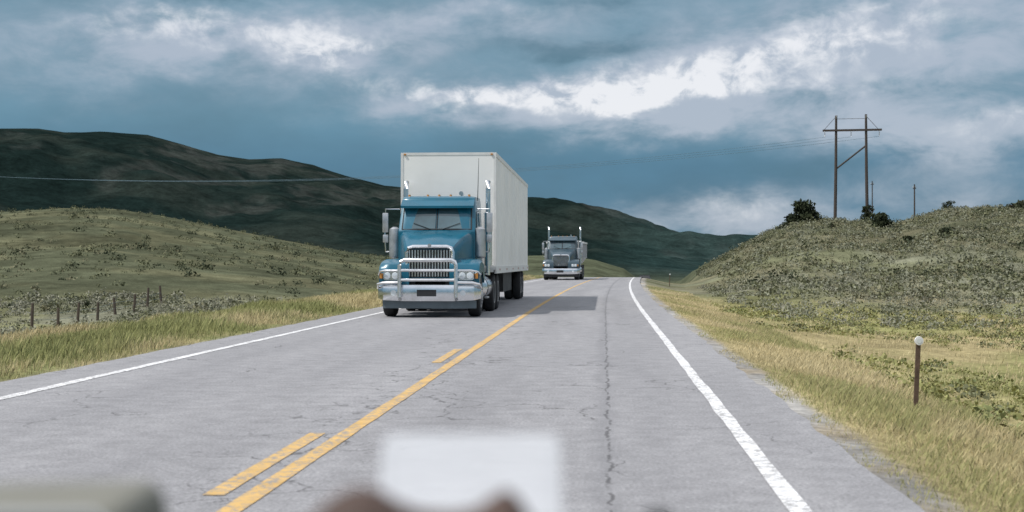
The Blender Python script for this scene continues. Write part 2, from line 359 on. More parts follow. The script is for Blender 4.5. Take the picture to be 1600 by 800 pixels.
wood=simple('weathered_wood',(.085,.065,.05),.9,0,.35,6,.5)
polew=simple('dark_pole_wood',(.065,.052,.045),.9,0,.3,3,.3)
bark=simple('juniper_bark',(.08,.06,.045),.95,0,.3,8,.5)
rust=simple('rusty_post_steel',(.13,.085,.06),.8,.2,.4,14,.3)
whitepl=simple('white_reflector',(.8,.8,.8),.35,0,.05,5)
wirem=simple('aluminium_cable',(.13,.20,.24),.8,0,.05,1)
# ------------------------------------------------------------ truck
def wheel(parent,x,y,r,w,out,dual=False,rim=alloy):
    "out = +1 when the outer face points to +x"
    root=empty('wheel',(x,y,r)); root.parent=parent
    def tyre(o):
        prof=[(-w/2,r*.58),(-w/2,r*.9),(-w*.42,r*.975),(-w*.3,r),(w*.3,r),(w*.42,r*.975),(w/2,r*.9),(w/2,r*.58)]
        return [(a+o,b) for a,b in prof]
    bm=NB(); lathe_x(bm,tyre(0),(0,0,0)); obj('tyre',bm,rubber,root,True)
    if dual: bm=NB(); lathe_x(bm,tyre(-out*(w+.05)),(0,0,0)); obj('tyre',bm,rubber,root,True)
    bm=NB(); e=out*w/2
    if dual: prof=[(e*.9,r*.57),(e*1.02,r*.585),(e*1.02,r*.52),(e*.1,r*.45),(e*.0,r*.25),(e*.6,r*.22),(e*.62,r*.1)]
    else: prof=[(e*.9,r*.57),(e*1.02,r*.585),(e*1.02,r*.52),(e*.75,r*.47),(e*.95,r*.28),(e*1.25,r*.24),(e*1.3,r*.1)]
    lathe_x(bm,prof,(0,0,0))
    for k in range(10):
        t=2*math.pi*k/10; yy,zz=math.cos(t)*r*.34,math.sin(t)*r*.34; xx=e*(.9 if not dual else .15)
        tube(bm,[(xx,yy,zz),(xx+out*.05,yy,zz)],.016,6)
    obj('rim',bm,rim,root,True)
    return root
def hood_sec(y,w,zb,zt):
    h=[(w,zb),(w,zt-.22),(w*.985,zt-.09),(w*.93,zt-.025),(w*.80,zt-.004),(w*.42,zt+.002),(w*.34,zt+.03),(0,zt+.035)]
    return [(x,y,z) for x,z in h]+[(-x,y,z) for x,z in h[-2::-1]]
def tractor(root,paint,bull=True,rear=True,roofz=3.05):
    bm=NB()
    for sx in (-1,1): box(bm,sx*.43-.05,sx*.43+.05,.35,7.0,.72,1.0)
    for y in (.95,3.0,4.3,6.9): box(bm,-.38,.38,y-.05,y+.05,.76,.96)
    for y in ((.95,) if not rear else (.95,4.95,6.25)): tube(bm,[(-.95,y,.52),(.95,y,.52)],.07,8)
    box(bm,-.55,.55,.5,1.9,.35,.7); box(bm,-.95,.95,2.0,3.9,.45,1.0)
    obj('chassis',bm,dark,root)
    prof=[(1.72,1.1),(1.70,2.14),(2.06,2.80),(2.16,roofz-.05),(2.32,roofz),(3.75,roofz+.03),(3.95,roofz-.1),(3.98,1.0),(3.2,.95)]
    def hw(z): return 1.0 if z<2.0 else 1.0-.06*(z-2.0)
    bm=NB(); loft(bm,[[(-hw(z),y,z) for y,z in prof],[(-hw(z)*.8,y-(.04 if y<2.4 else 0),z+(.02 if z>2.7 else 0)) for y,z in prof],[(hw(z)*.8,y-(.04 if y<2.4 else 0),z+(.02 if z>2.7 else 0)) for y,z in prof],[(hw(z),y,z) for y,z in prof]])
    cab=obj('cab',bm,paint,root,True,.03)
    for sx in (-1,1):
        bm=NB(); box(bm,min(sx*1.003,sx*1.02),max(sx*1.003,sx*1.02),2.0,3.05,1.2,2.08); d=obj('door',bm,paint,root,True,.008,1)
        bm=NB(); tube(bm,[(sx*1.04,2.85,1.85),(sx*1.06,2.97,1.85)],.02,6); obj('handle',bm,chrome,d)
        bm=NB()
        pts=[(2.12,2.12),(2.32,2.66),(3.0,2.70),(3.0,2.12)]
        loft(bm,[[(sx*(hw(z)+.004),y,z) for y,z in pts],[(sx*(hw(z)+.014),y,z) for y,z in pts]]); obj('side_window',bm,glass,root)
    def wsp(x,t,off):
        y=1.70+(2.06-1.70)*t; z=2.14+(2.80-2.14)*t; bow=.045*(1-(abs(x)/1.0)**2)
        n=Vector((0,-.878,.479)); return (x,y-bow+n.y*off,z+n.z*off)
    for sx in (-1,1):
        bm=NB(); xs=[.035,.3,.55,.86]
        g=[[bm.verts.new(wsp(sx*x*(1-.03*t),t,.014)) for x in xs] for t in (.10,.5,.90)]
        for a,b2 in zip(g,g[1:]):
            for k in range(3): bm.faces.new([a[k],a[k+1],b2[k+1],b2[k]])
        obj('windscreen',bm,glass,root,True)
        bm=NB(); tube(bm,[wsp(sx*.15,.06,.03),wsp(sx*.60,.30,.035)],.008,5); obj('wiper',bm,black,root)
    bm=NB()
    tube(bm,[wsp(0,.06,.01),wsp(0,.94,.01)],.014,6)
    for t in (.07,.93): tube(bm,[wsp(x,t,.008) for x in (-.89,-.5,0,.5,.89)],.018,6)
    for sx in (-1,1): tube(bm,[wsp(sx*.89,.07,.008),wsp(sx*.87,.93,.008)],.018,6)
    obj('windscreen_seal',bm,black,root)
    bm=NB(); loft(bm,[[(x*.94,y,z) for y,z in ((1.80,2.74),(2.12,2.93),(2.12,2.97),(1.80,2.80))] for x in (-1,-.5,.5,1)])
    obj('sun_visor',bm,paint,root,True)
    for x in (-.78,-.3,0,.3,.78):
        bm=NB(); tube(bm,[(x,2.30,roofz+.01),(x,2.30,roofz+.04),(x,2.34,roofz+.055)],[.04,.035,.012],8); obj('marker_light',bm,amber,root,True)
    bm=NB(); tube(bm,[(.55,2.5,roofz+.1),(.55,3.1,roofz+.1)],[.06,.03],8); tube(bm,[(.55,2.65,roofz),(.55,2.65,roofz+.1)],.02,6); obj('air_horn',bm,chrome,root,True)
    bm=NB(); loft(bm,[hood_sec(.30,.60,.95,1.72),hood_sec(.45,.65,.95,1.81),hood_sec(.9,.76,1.0,1.98),hood_sec(1.4,.88,1.05,2.10),hood_sec(1.74,.96,1.1,2.15)])
    hood=obj('bonnet',bm,paint,root,True)
    bm=NB(); box(bm,-.53,.53,.27,.30,.98,1.66); gr=obj('grille',bm,black,root)
    bm=NB()
    for k in range(15): x=-.50+1.0*k/14; box(bm,x-.014,x+.014,.235,.272,1.0,1.65)
    obj('grille_bars',bm,chrome,gr)
    bm=NB(); tube(bm,[(-.56,.25,.95),(-.57,.25,1.60),(-.53,.25,1.70),(-.42,.25,1.735),(.42,.25,1.735),(.53,.25,1.70),(.57,.25,1.60),(.56,.25,.95)],.045,8); obj('grille_surround',bm,chrome,gr,True)
    bm=NB(); tube(bm,[(0,.19,1.76),(0,.24,1.76)],.045,12); obj('badge',bm,alloy,gr)
    for sx in (-1,1):
        out=[(.14,.80),(.10,1.14),(.18,1.30),(.42,1.40),(.95,1.44),(1.45,1.36),(1.72,1.14),(1.74,.9)]
        arc=[(.95+.66*math.cos(t),.52+.66*math.sin(t)) for t in [R(a) for a in range(28,160,12)]]
        prof=out+arc
        bm=NB(); xs=[.50,.95,1.18,1.235]; drop=[0,.0,-.02,-.07]
        loft(bm,[[(sx*x,y+(.0 if x<1 else .015),z+(dp if z>1.0 else 0)) for y,z in prof] for x,dp in zip(xs,drop)])
        w=obj('wing',bm,paint,root,True)
        bm=NB()
        secs=[]
        for yy,s in ((.02,.92),(.06,1.0),(.22,1.0)):
            secs.append([(sx*.92+ .21*s*math.copysign(abs(math.cos(t))**.4,math.cos(t)),yy,1.02+.12*s*math.copysign(abs(math.sin(t))**.4,math.sin(t))) for t in [2*math.pi*k/20 for k in range(20)]])
        loft(bm,secs); h=obj('headlight_bezel',bm,chrome,root,True)
        for cxh in (.825,1.015):
            bm=NB(); tube(bm,[(sx*cxh,.03,1.02),(sx*cxh,.005,1.02),(sx*cxh,-.005,1.02)],[.088,.078,.02],14); obj('headlight',bm,lens,root,True)
        bm=NB(); box(bm,*sorted((sx*1.14,sx*1.21)),.05,.12,.95,1.08); obj('indicator',bm,amber,root,False,.01)
    bm=NB()
    def bs(y0,z0,z1,x,yb): return [(x,y0,z0),(x,y0-.03,(z0+z1)/2),(x,y0,z1),(x,yb,z1),(x,yb,z0)]
    loft(bm,[bs(.22,.46,.78,-1.27,.40),bs(.02,.42,.80,-1.12,.3),bs(-.06,.40,.80,-.6,.2),bs(-.06,.40,.80,.6,.2),bs(.02,.42,.80,1.12,.3),bs(.22,.46,.78,1.27,.40)])
    obj('bumper',bm,chrome,root,True,.012)
    bm=NB(); loft(bm,[[(x,y,.22),(x,y-.02,.41),(x,y+.1,.41),(x,y+.1,.24)] for x,y in ((-1.15,.2),(-.6,.06),(.6,.06),(1.15,.2))]); obj('air_dam',bm,valance if bull else dark,root)
    bm=NB(); box(bm,-.27,.20,-.115,-.10,.52,.68); pl=obj('number_plate',bm,black,root,False)
    for x in (-.85,.85):
        bm=NB(); tube(bm,[(x,-.03,.6),(x,-.075,.6)],.07,12); obj('fog_light',bm,lens,root,True)
    if bull:
        bm=NB(); yb=-.16; r=.036
        tube(bm,[(-.69,-.05,.45),(-.69,yb,.5),(-.69,yb,1.28),(-.66,yb,1.36),(-.58,yb,1.40),(.58,yb,1.40),(.66,yb,1.36),(.69,yb,1.28),(.69,yb,.5),(.69,-.05,.45)],.050,10)
        for z in (1.15,.92): tube(bm,[(-.67,yb,z),(.67,yb,z)],r,8)
        for sx in (-1,1): tube(bm,[(sx*.69,yb,1.15),(sx*1.05,yb+.06,1.15),(sx*1.2,yb+.18,1.12),(sx*1.26,yb+.35,1.05)],r*.7,8); tube(bm,[(sx*.69,yb,.86),(sx*1.1,yb+.05,.85),(sx*1.24,yb+.16,.81),(sx*1.27,yb+.35,.72)],r,8)
        obj('bull_bar',bm,steel,root,True)
    for sx in (-1,1):
        bm=NB(); tube(bm,[(sx*1.10,1.85,1.45),(sx*1.10,1.85,1.5),(sx*1.10,1.85,2.05),(sx*1.10,1.85,2.2),(sx*1.10,1.85,2.26)],[.10,.15,.15,.14,.05],16); obj('air_cleaner',bm,alloy,root,True)
        bm=NB(); x=sx*1.12; zt=0 if bull else .22
        tube(bm,[(x,4.12,1.0),(x,4.12,1.25),(x,4.12,1.26),(x,4.12,2.7),(x,4.12,2.72),(x,4.12,3.35+zt),(x,4.24,3.55+zt)],[.06,.06,.115,.115,.07,.07,.068],14); obj('exhaust_stack',bm,chrome,root,True)
        bm=NB(); tube(bm,[(sx*1.0,2.0,2.72),(sx*1.34,1.86,2.72),(sx*1.36,1.86,2.0),(sx*1.34,1.88,1.62),(sx*1.0,2.0,1.62)],.02,6); mr=obj('mirror_bracket',bm,chrome,root,True)
        bm=NB(); box(bm,*sorted((sx*1.27,sx*1.42)),1.83,1.90,2.12,2.62); obj('mirror',bm,alloy,mr,True,.02)
        bm=NB(); box(bm,*sorted((sx*1.27,sx*1.41)),1.83,1.90,1.86,2.06); obj('mirror',bm,alloy,mr,True,.02)
        bm=NB(); tube(bm,[(sx*.96,2.1,.70),(sx*.96,2.13,.70),(sx*.96,3.75,.70),(sx*.96,3.78,.70)],[.26,.31,.31,.26],20); ft=obj('fuel_tank',bm,chrome,root,True)
        for y in (2.35,3.5): bm=NB(); tube(bm,[(sx*.96,y,.70),(sx*.96,y+.05,.70)],.318,20); obj('tank_strap',bm,black,ft)
        bm=NB(); box(bm,*sorted((sx*.9,sx*1.24)),2.05,2.75,1.03,1.06); obj('step',bm,alloy,root)
        bm=NB(); box(bm,*sorted((sx*1.2,sx*1.27)),2.1,2.7,.42,.46); obj('step',bm,alloy,root)
        if rear:
            bm=NB(); box(bm,*sorted((sx*.68,sx*1.24)),6.9,6.92,.25,1.05); obj('mudflap',bm,black,root)
        wheel(root,sx*1.06,.95,.52,.30,sx)
        if rear:
            for y in (4.95,6.25): wheel(root,sx*1.10,y,.52,.27,sx,True)
    bm=NB(); tube(bm,[(1.0,2.3,roofz-.1),(1.03,2.3,roofz+1.0)],[.012,.005],5); obj('antenna',bm,black,root)
def place_truck(name,x,y,rz,label):
    r=empty(name,(x,y,float(zrf(np.array([y]))[0])+.004),rz,label,'truck'); return r
T1=place_truck('semi_truck',-4.28,34.5,0,'teal semi truck with chrome bull bar hauling a tall white box trailer towards the viewer')
tractor(T1,teal,True)
def trailer(root):
    y0,y1,w,z0,z1=4.45,20.9,1.30,1.14,4.36
    bm=NB(); box(bm,-w,w,y0,y1,z0,z1); tr=obj('trailer',bm,whitep,root,False,.02)
    bm=NB()
    for sx in (-1,1):
        box(bm,*sorted((sx*(w-.05),sx*(w+.018))),y0-.012,y0+.07,z0,z1)
        box(bm,*sorted((sx*(w-.03),sx*(w+.02))),y0+.07,y1,z1-.10,z1+.015)
        box(bm,*sorted((sx*(w-.03),sx*(w+.025))),y0+.07,y1,z0-.10,z0+.10)
    box(bm,-w+.05,w-.05,y0-.010,y0+.03,z1-.06,z1+.012); box(bm,-w+.05,w-.05,y0-.010,y0+.03,z0-.06,z0+.14)
    obj('trailer_frame',bm,trim,tr)
    n=14
    for sx in (-1,1):
        bm=NB()
        for k in range(1,n):
            y=y0+(y1-y0)*k/n
            box(bm,*sorted((sx*(w-.002),sx*(w+.005))),y-.015,y+.015,z0+.1,z1-.1)
        obj('panel_seams',bm,whitep,tr)
    for sx in (-1,1):
        for k in range(6): y=y0+1.2+k*2.9; bm=NB(); box(bm,*sorted((sx*(w+.026),sx*(w+.03))),y,y+.3,z0-.02,z0+.03); obj('reflector_tape',bm,redl,tr)
    for x in (-1.2,1.2):
        bm=NB(); box(bm,x-.03,x+.03,y0-.04,y0-.012,z1-.06,z1-.02); obj('clearance_light',bm,amber,tr)
    bm=NB()
    for sx in (-1,1):
        box(bm,sx*.5-.05,sx*.5+.05,y0+1,y1,z0-.26,z0-.1)
        box(bm,sx*.45-.06,sx*.45+.06,y1-4.2,y1-.2,.72,.9)
    for y in (y1-3.4,y1-2.1): tube(bm,[(-.95,y,.52),(.95,y,.52)],.07,8)
    box(bm,-1.1,1.1,y1-.12,y1-.02,.5,.6); box(bm,-.8,-.7,y1-.12,y1-.02,.6,z0-.1); box(bm,.7,.8,y1-.12,y1-.02,.6,z0-.1)
    box(bm,-1.12,1.12,y0+5.5,y0+9.5,.42,z0-.1)
    for y in np.arange(y0+1.2,y1-.5,1.2): box(bm,-w+.05,w-.05,y-.03,y+.03,z0-.1,z0-.012)
    obj('underframe',bm,dark,tr)
    for sx in (-1,1):
        bm=NB(); tube(bm,[(sx*.8,y0+4.3,.35),(sx*.8,y0+4.3,z0-.1)],.06,8); box(bm,sx*.8-.13,sx*.8+.13,y0+4.17,y0+4.43,.33,.36); obj('landing_leg',bm,dark,tr)
        for y in (y1-3.4,y1-2.1):
            for o in (0,-sx*.32):
                bm=NB(); c=(sx*1.1,y,.52); lathe_x(bm,[(-.135+o,.30),(-.135+o,.47),(-.08+o,.515),(.08+o,.515),(.135+o,.47),(.135+o,.30)],c); obj('trailer_tyre',bm,rubber,tr,True)
            bm=NB(); e=sx*.135; lathe_x(bm,[(e*.9,.29),(e*1.03,.30),(e*1.03,.27),(e*.2,.22),(e*.6,.1)],c); obj('trailer_rim',bm,alloy,tr,True)
trailer(T1)
x2=-4.25+float(cxf(np.array([111.]))[0])
T2=place_truck('dump_truck',x2-.15,108.5,-R(2.2),'smaller grey blue dump truck with twin stacks, following the big teal truck')
T2.scale=(1.12,1.12,1.10)
tractor(T2,steelblue,False,True,3.05)
bm=NB()
sec=lambda y,zb,zt:[(-.95,y,zb),(-1.22,y,zb+.35),(-1.25,y,zt),(1.25,y,zt),(1.22,y,zb+.35),(.95,y,zb)]
loft(bm,[sec(4.45,1.15,2.7),sec(9.6,1.15,2.6)]); db=obj('dump_body',bm,greyp,T2)
for y in np.arange(4.9,9.6,.75):
    for sx in (-1,1): bm=NB(); box(bm,*sorted((sx*1.2,sx*1.32)),y-.05,y+.05,1.55,2.58); obj('body_rib',bm,greyp,db)
for sx in (-1,1): bm=NB(); box(bm,*sorted((sx*1.18,sx*1.34)),4.4,9.65,2.60,2.72); obj('body_rail',bm,trim,db)
# ------------------------------------------------------------ far car
def car():
    y=196; zc=float(zrf(np.array([y]))[0])+.005
    c=empty('car',(5.45,y,zc),-R(4),'tiny dark car far off where the road drops over its crest','car')
    bm=NB(); prof=[(0,.35),(.0,.75),(.25,.88),(1.2,.98),(3.6,1.0),(4.3,.95),(4.5,.7),(4.5,.35)]
    loft(bm,[[(xx,yy,z*k) for yy,z in prof] for xx,k in ((-.88,.97),(-.7,1.0),(.7,1.0),(.88,.97))]); obj('body',bm,simple('dark_car_paint',(.015,.018,.022),.3,.3,.1,2,coat=.6),c,True,.04)
    bm=NB(); g=[(.95,.96),(1.6,1.42),(3.0,1.45),(3.9,.98)]
    loft(bm,[[(xx*(1 if z<1 else .82),yy,z) for yy,z in g] for xx in (-.8,.8)]); obj('cabin_glass',bm,black,c)
    bm=NB(); box(bm,-.62,.62,1.65,2.95,1.43,1.48); obj('roof',bm,black,c,False,.02)
    for sx in (-.8,.8):
        for yy in (.85,3.65):
            bm=NB(); lathe_x(bm,[(-.1,.2),(-.1,.3),(-.06,.33),(.06,.33),(.1,.3),(.1,.2)],(sx,yy,.33),16); obj('wheel',bm,rubber,c,True)
    for sx in (-.6,.6):
        bm=NB(); box(bm,sx-.15,sx+.15,-.02,.03,.62,.74); obj('tail_light',bm,redl,c)
car()
# ------------------------------------------------------------ transmission line
def hframe():
    d=205; x,y=XY(1330,d); zb=hz(x,y)
    r=empty('power_pylon',(x,y,zb-.3),-.12,'tall wooden H-frame power pole on the ridge right of the road','power pole')
    top=CH+(410-180)/F*d-zb+.3; half=2.15
    for sx in (-1,1):
        bm=NB(); tube(bm,[(sx*(half+.12),0,0),(sx*half,0,top*.5),(sx*(half-.06),0,top+(0.0 if sx<0 else .1))],[.25,.22,.17],10); obj('pole',bm,polew,r,True)
    zc=top-2.15
    for yy in (-.24,.24): bm=NB(); box(bm,-4.0,4.3,yy-.07,yy+.07,zc-.13,zc+.13); obj('crossarm',bm,polew,r)
    bm=NB(); tube(bm,[(-half,0,zc-5.6),(half,0,zc-2.2)],.12,8); obj('cross_brace',bm,polew,r)
    for sx in (-1,1):
        bm=NB(); tube(bm,[(sx*half,0,top-.2),(sx*3.9,0,zc)],.035,6); obj('stay_rod',bm,polew,r)
    bm=NB(); tube(bm,[(-half,0,top-.5),(half,0,top-.5)],.03,6); obj('top_rod',bm,polew,r)
    for xx in (-3.7,0,3.95):
        bm=NB(); pts=[];rs=[]
        for k in range(11): pts.append((xx,0,zc-.12-.08*k)); rs.append(.03 if k%2 else .065)
        tube(bm,pts,rs,10); obj('insulator',bm,alloy,r,True)
    for sx in (-1,1):
        bm=NB(); tube(bm,[(sx*(half-.05),-.2,top-.4),(sx*(half-.05),-.45,top-.1)],.05,6); obj('ground_wire_clamp',bm,trim,r)
    M=Matrix.Translation((x,y,zb-.3))@Matrix.Rotation(-.12,4,'Z')
    far=P(-420,243,235)
    for i,xx in enumerate((-3.7,0,3.95)):
        a=M@Vector((xx,0,zc-.95)); b=far+Vector((0,i*3.5,i*.05)); bm=NB(); pts=[]
        for k in range(49):
            t=k/48; p=a.lerp(b,t); p.z-=4*5.2*t*(1-t); pts.append(p)
        tube(bm,pts,.02,5); tag(obj('power_cable',bm,wirem),('near','middle','far')[i]+' thin sagging power cable crossing in front of the dark mountain','cable','power cables')
hframe()
def polefn(px,d,top_y,label,arm):
    x,y=XY(px,d); zb=hz(x,y); t=CH+(410-top_y)/F*d-zb
    r=empty('utility_pole',(x,y,zb),.3,label,'utility pole')
    bm=NB(); tube(bm,[(0,0,-.3),(0,0,t)],[.24,.15],8); obj('pole',bm,polew,r,True)
    bm=NB(); box(bm,-arm,arm,-.08,.08,t-1.0,t-.8); obj('crossarm',bm,polew,r)
    for xx in (-arm*.85,arm*.85):
        bm=NB(); tube(bm,[(xx,0,t-.8),(xx,0,t-.5)],.08,6); obj('insulator',bm,trim,r)
polefn(1429,330,288,'distant thin utility pole standing alone right of the H-frame pole',.4)
polefn(1363,420,283,'distant thin utility pole close beside the right leg of the H-frame pole',.5)
# ------------------------------------------------------------ junipers
def juniper(px,d,wpx,hpx,label,n=900,col=((.045,.055,.032),(.065,.075,.042),(.035,.043,.027)),flat=False,trunk=.02):
    x,y=XY(px,d); z=hz(x,y); s=d/F; W=wpx*s/2; Hh=hpx*s
    r=empty('juniper_bush',(x,y,z-.15),0,label,'bush')
    bm=NB()
    for k in range(4):
        a=random.random()*6.3; tube(bm,[(0,0,0),(math.cos(a)*W*.15,math.sin(a)*W*.15,Hh*.35),(math.cos(a)*W*.5,math.sin(a)*W*.5,Hh*.7)],[W*.09,W*.06,W*.02],6)
    obj('trunk',bm,bark,r)
    nc=34; cs=[]
    for k in range(nc):
        a=random.random()*6.3; t=random.random()**1.4; rad=W*.78*(1-.7*t*(0 if flat else 1))*random.random()**.5
        cs.append((math.cos(a)*rad,math.sin(a)*rad,Hh*(trunk+(.88-trunk)*t),W*(.16+.18*random.random())))
    cs=np.array(cs); i=rng.integers(0,nc,n); dd=rng.normal(0,1,(n,3)); dd/=np.linalg.norm(dd,axis=1,keepdims=True)
    c=cs[i,:3]+dd*cs[i,3:4]*(.4+.75*rng.random((n,1)))*np.array([1,1,.7]); c[:,2]=np.maximum(c[:,2],.05)
    u=rng.normal(0,1,(n,3)); u/=np.linalg.norm(u,axis=1,keepdims=True); v=np.cross(u,rng.normal(0,1,(n,3))); v/=np.linalg.norm(v,axis=1,keepdims=True)
    sz=W*.08*(.6+.9*rng.random((n,1)))
    V=np.stack([c-u*sz,c+v*sz*.6,c+u*sz,c-v*sz*.6],1).reshape(-1,3)
    cc=np.array(col)[rng.integers(0,len(col),nc)][i]*(.75+.5*rng.random((n,1)))
    fast_mesh('crown',V,np.arange(n*4).reshape(-1,4),np.repeat(cc,4,0),veg,r)
juniper(1255,196,66,34,'large dark round juniper on the ridge left of the H-frame pole',2600)
juniper(1357,199,38,34,'dark pointed juniper at the foot of the H-frame pole',1500)
juniper(1378,176,48,28,'dark spreading juniper just below the ridge right of the H-frame pole',1700)
juniper(1482,200,24,20,'small flat topped juniper alone on the skyline right of the poles',800,flat=True,trunk=.4)
juniper(1420,140,44,18,'low dark bush halfway down the right hillside',1000)
juniper(1478,135,40,16,'low dark bush on the right hillside, right of its near twin',1000)
juniper(1226,190,30,12,'small bush beside the large round ridge juniper',600)
juniper(1592,180,60,14,'low dark bush on the hill crest at the right frame edge',900,((.09,.095,.06),(.07,.08,.05)))
juniper(137,92,26,16,'small dark bush at the foot of the left hill',600)
juniper(430,70,36,18,'rounded grey green bush behind the left verge grass',900,((.14,.15,.10),(.18,.18,.13)))
juniper(1300,165,18,12,'small bush below the ridge, left of the H-frame pole',300)
# ------------------------------------------------------------ fence on the left field
def fence():
    ys=list(np.arange(72,97,3.3)); x0=-29.5
    r=empty('wire_fence',(x0,70,hz(x0,70)),0,'low wire fence with weathered wooden posts in the left sagebrush field','fence')
    tops=[]
    for i,y in enumerate(ys):
        x=x0+(y-70)*-.02+random.uniform(-.15,.15); z=hz(x,y); h=random.uniform(.85,1.35); t=random.uniform(-.12,.12)
        bm=NB(); tube(bm,[(x-x0,y-70,z-.1-r.location.z),(x-x0+t,y-70,z+h-r.location.z)],[.09,.075],7); obj('fence_post',bm,wood,r); tops.append((x-x0,y-70,z-r.location.z))
    for hh in (.4,.75):
        bm=NB(); tube(bm,[(a,b,c+hh) for a,b,c in tops],.006,4); obj('fence_wire',bm,wirem,r)
fence()
# ------------------------------------------------------------ roadside marker posts
def marker(px,d,h,label):
    x,y=XY(px,d); z=hz(x,y)
    r=empty('marker_post',(x,y,z-.05),.1,label,'marker post')
    bm=NB(); loft(bm,[[(-.028,-.008,0),(.028,-.008,0),(.028,.014,0),(.012,.014,0),(.006,.03,0),(-.006,.03,0),(-.012,.014,0),(-.028,.014,0)],[(-.028+.04,-.008,h),(.028+.04,-.008,h),(.068,.014,h),(.052,.014,h),(.046,.03,h),(.034,.03,h),(.028,.014,h),(.012,.014,h)]]); obj('post',bm,rust,r)
    bm=NB(); tube(bm,[(.04,-.03,h-.02),(.04,-.012,h-.02)],[.052,.055],18); rf=obj('reflector',bm,whitepl,r,True)
    bm=NB(); tube(bm,[(.04,-.034,h-.02),(.04,-.031,h-.02)],.03,14); obj('reflector_lens',bm,lens,rf)
marker(1430,17.3,.93,'rusty marker post with round white reflector standing in the right verge grass')
marker(1046,108,1.0,'far roadside marker post beside the right edge line near the crest')
# ------------------------------------------------------------ dashboard, its things and an added placeholder (out of focus)
dashm=simple('dashboard_vinyl',(.05,.05,.05),.7,0,.1,20,.2)
oliv=simple('beige_grey_plastic',(.19,.185,.155),.75,0,.1,10); rimm=simple('pale_plastic',(.42,.43,.44),.5,0,.05,10)
placeholder=simple('milky_white_placeholder',(.62,.635,.67),.7,0,.06,30,alpha=.66); leather=simple('brown_leather',(.075,.045,.035),.7,0,.3,20,.3)
def dash():
    r=empty('dashboard',(0,0,0),YAW,'blurred dashboard edge with pale rim at the bottom left of the frame','dashboard')
    def loc(px,py,d):
        return ((px-800)/F*d, d, -(py-410)/F*d+CH)
    bm=NB(); prof=[(.45,1.0),(.46,1.11),(.50,1.145),(.6,1.156),(.98,1.158),(1.06,1.14),(1.08,1.0)]
    loft(bm,[[(x,y+(.05*(1-(x/.75)**2)-.05),z) for y,z in prof] for x in np.linspace(-.75,.75,13)]); obj('dashboard_top',bm,dashm,r,True)
    a=loc(-260,780,.85); b=loc(220,776,.85)
    bm=NB(); loft(bm,[[(x,.85-.09,1.158),(x,.85-.07,z),(x,.85+.06,z+.001),(x,.85+.09,1.158)] for x,z in ((a[0],a[2]-.004),((a[0]+b[0])/2,a[2]),(b[0]-.008,b[2]),(b[0],b[2]-.008))]); obj('instrument_hood',bm,oliv,r,True,.004)
    bm=NB(); tube(bm,[(a[0],.85-.075,a[2]-.001),((a[0]+b[0])/2,.85-.075,a[2]+.003),(b[0]-.006,.85-.075,b[2]+.002),(b[0]+.004,.85-.075,b[2]-.006),(b[0]+.008,.85-.08,1.158)],.003,8); obj('rim_trim',bm,rimm,r,True)
    q=loc(1026,797,.9); bm=NB(); tube(bm,[(q[0],.9,1.155),(q[0],.9,q[2]-.002),(q[0],.9,q[2])],[.008,.008,.004],10); obj('knob',bm,dashm,r,True)
    c=empty('milky_placeholder',(0,0,0),YAW,'blurred milky white card added for an unidentified reflection-like patch, mid dashboard','placeholder')
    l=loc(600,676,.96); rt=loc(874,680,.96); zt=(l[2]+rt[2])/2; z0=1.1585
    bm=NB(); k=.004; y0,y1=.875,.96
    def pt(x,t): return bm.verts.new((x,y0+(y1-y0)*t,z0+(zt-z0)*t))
    bm.faces.new([pt(l[0],0),pt(rt[0],0),pt(rt[0],.94),pt(rt[0]-k,1),pt(l[0]+k,1),pt(l[0],.94)]); obj('placeholder_sheet',bm,placeholder,c)  # added sheet leaned back to catch light; imitates an unidentified reflection-like patch
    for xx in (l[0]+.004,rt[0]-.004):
        bm=NB(); tube(bm,[(xx,1.0,z0),(xx,.957,z0+(zt-z0)*.93)],.0012,6); obj('placeholder_foot',bm,placeholder,c)
    p=empty('leather_pouch',(0,0,0),YAW,'blurred lumpy brown leather pouch lying in front of the white card','pouch')
    prof=[(468,820),(486,808),(508,786),(535,768),(562,760),(592,764),(620,782),(660,797),(710,800),(745,793),(768,776),(790,764),(806,772),(820,792),(830,812)]
    bm=NB(); secs=[]
    for px,py in prof:
        x,y,z=loc(px,py,.78); z0b=1.157; hh=max(z-z0b,.004); dp=.012+hh*.35
        secs.append([(x,.78+dp*math.cos(t),z0b+hh*max(math.sin(t),0)**.8) for t in [math.pi*k/10 for k in range(11)]])
    loft(bm,secs); obj('pouch_body',bm,leather,p,True)
dash()
# ------------------------------------------------------------ light: sky and sun
sd=Vector((2.6,1.2,-4.2)).normalized()
sl=bpy.data.lights.new('sun','SUN'); sl.energy=3.3; sl.angle=R(.6); sl.color=(1,.965,.91)
so=bpy.data.objects.new('sun',sl); link(so); so.rotation_euler=sd.to_track_quat('-Z','Y').to_euler(); so.location=(-30,-10,50)
W=bpy.data.worlds.new('World'); bpy.context.scene.world=W; W.use_nodes=True
nt=W.node_tree; g=G(nt); bg=nt.nodes['Background']
dirn=g.n('ShaderNodeTexCoord').outputs['Generated']
sp=g.n('ShaderNodeSeparateXYZ'); g.put(sp.inputs[0],dirn)
u=g.m('ARCTAN2',sp.outputs[0],sp.outputs[1]); v=g.m('ARCSINE',sp.outputs[2])
A0=g.m('MULTIPLY_ADD',g.m('ADD',u,YAW),22.22,8.0); B0=g.m('MULTIPLY_ADD',v,-22.22,4.1)
cv=g.comb(g.m('MULTIPLY',A0,.45),B0)
wn=g.noise(cv,.8,4,.58); wn2=g.noise(g.comb(g.m('MULTIPLY',A0,.5),B0,5.0),1.1,5,.60)
A=g.m('ADD',A0,g.m('MULTIPLY',g.m('SUBTRACT',wn,.5),2.4)); B=g.m('ADD',B0,g.m('MULTIPLY',g.m('SUBTRACT',wn2,.5),1.2))
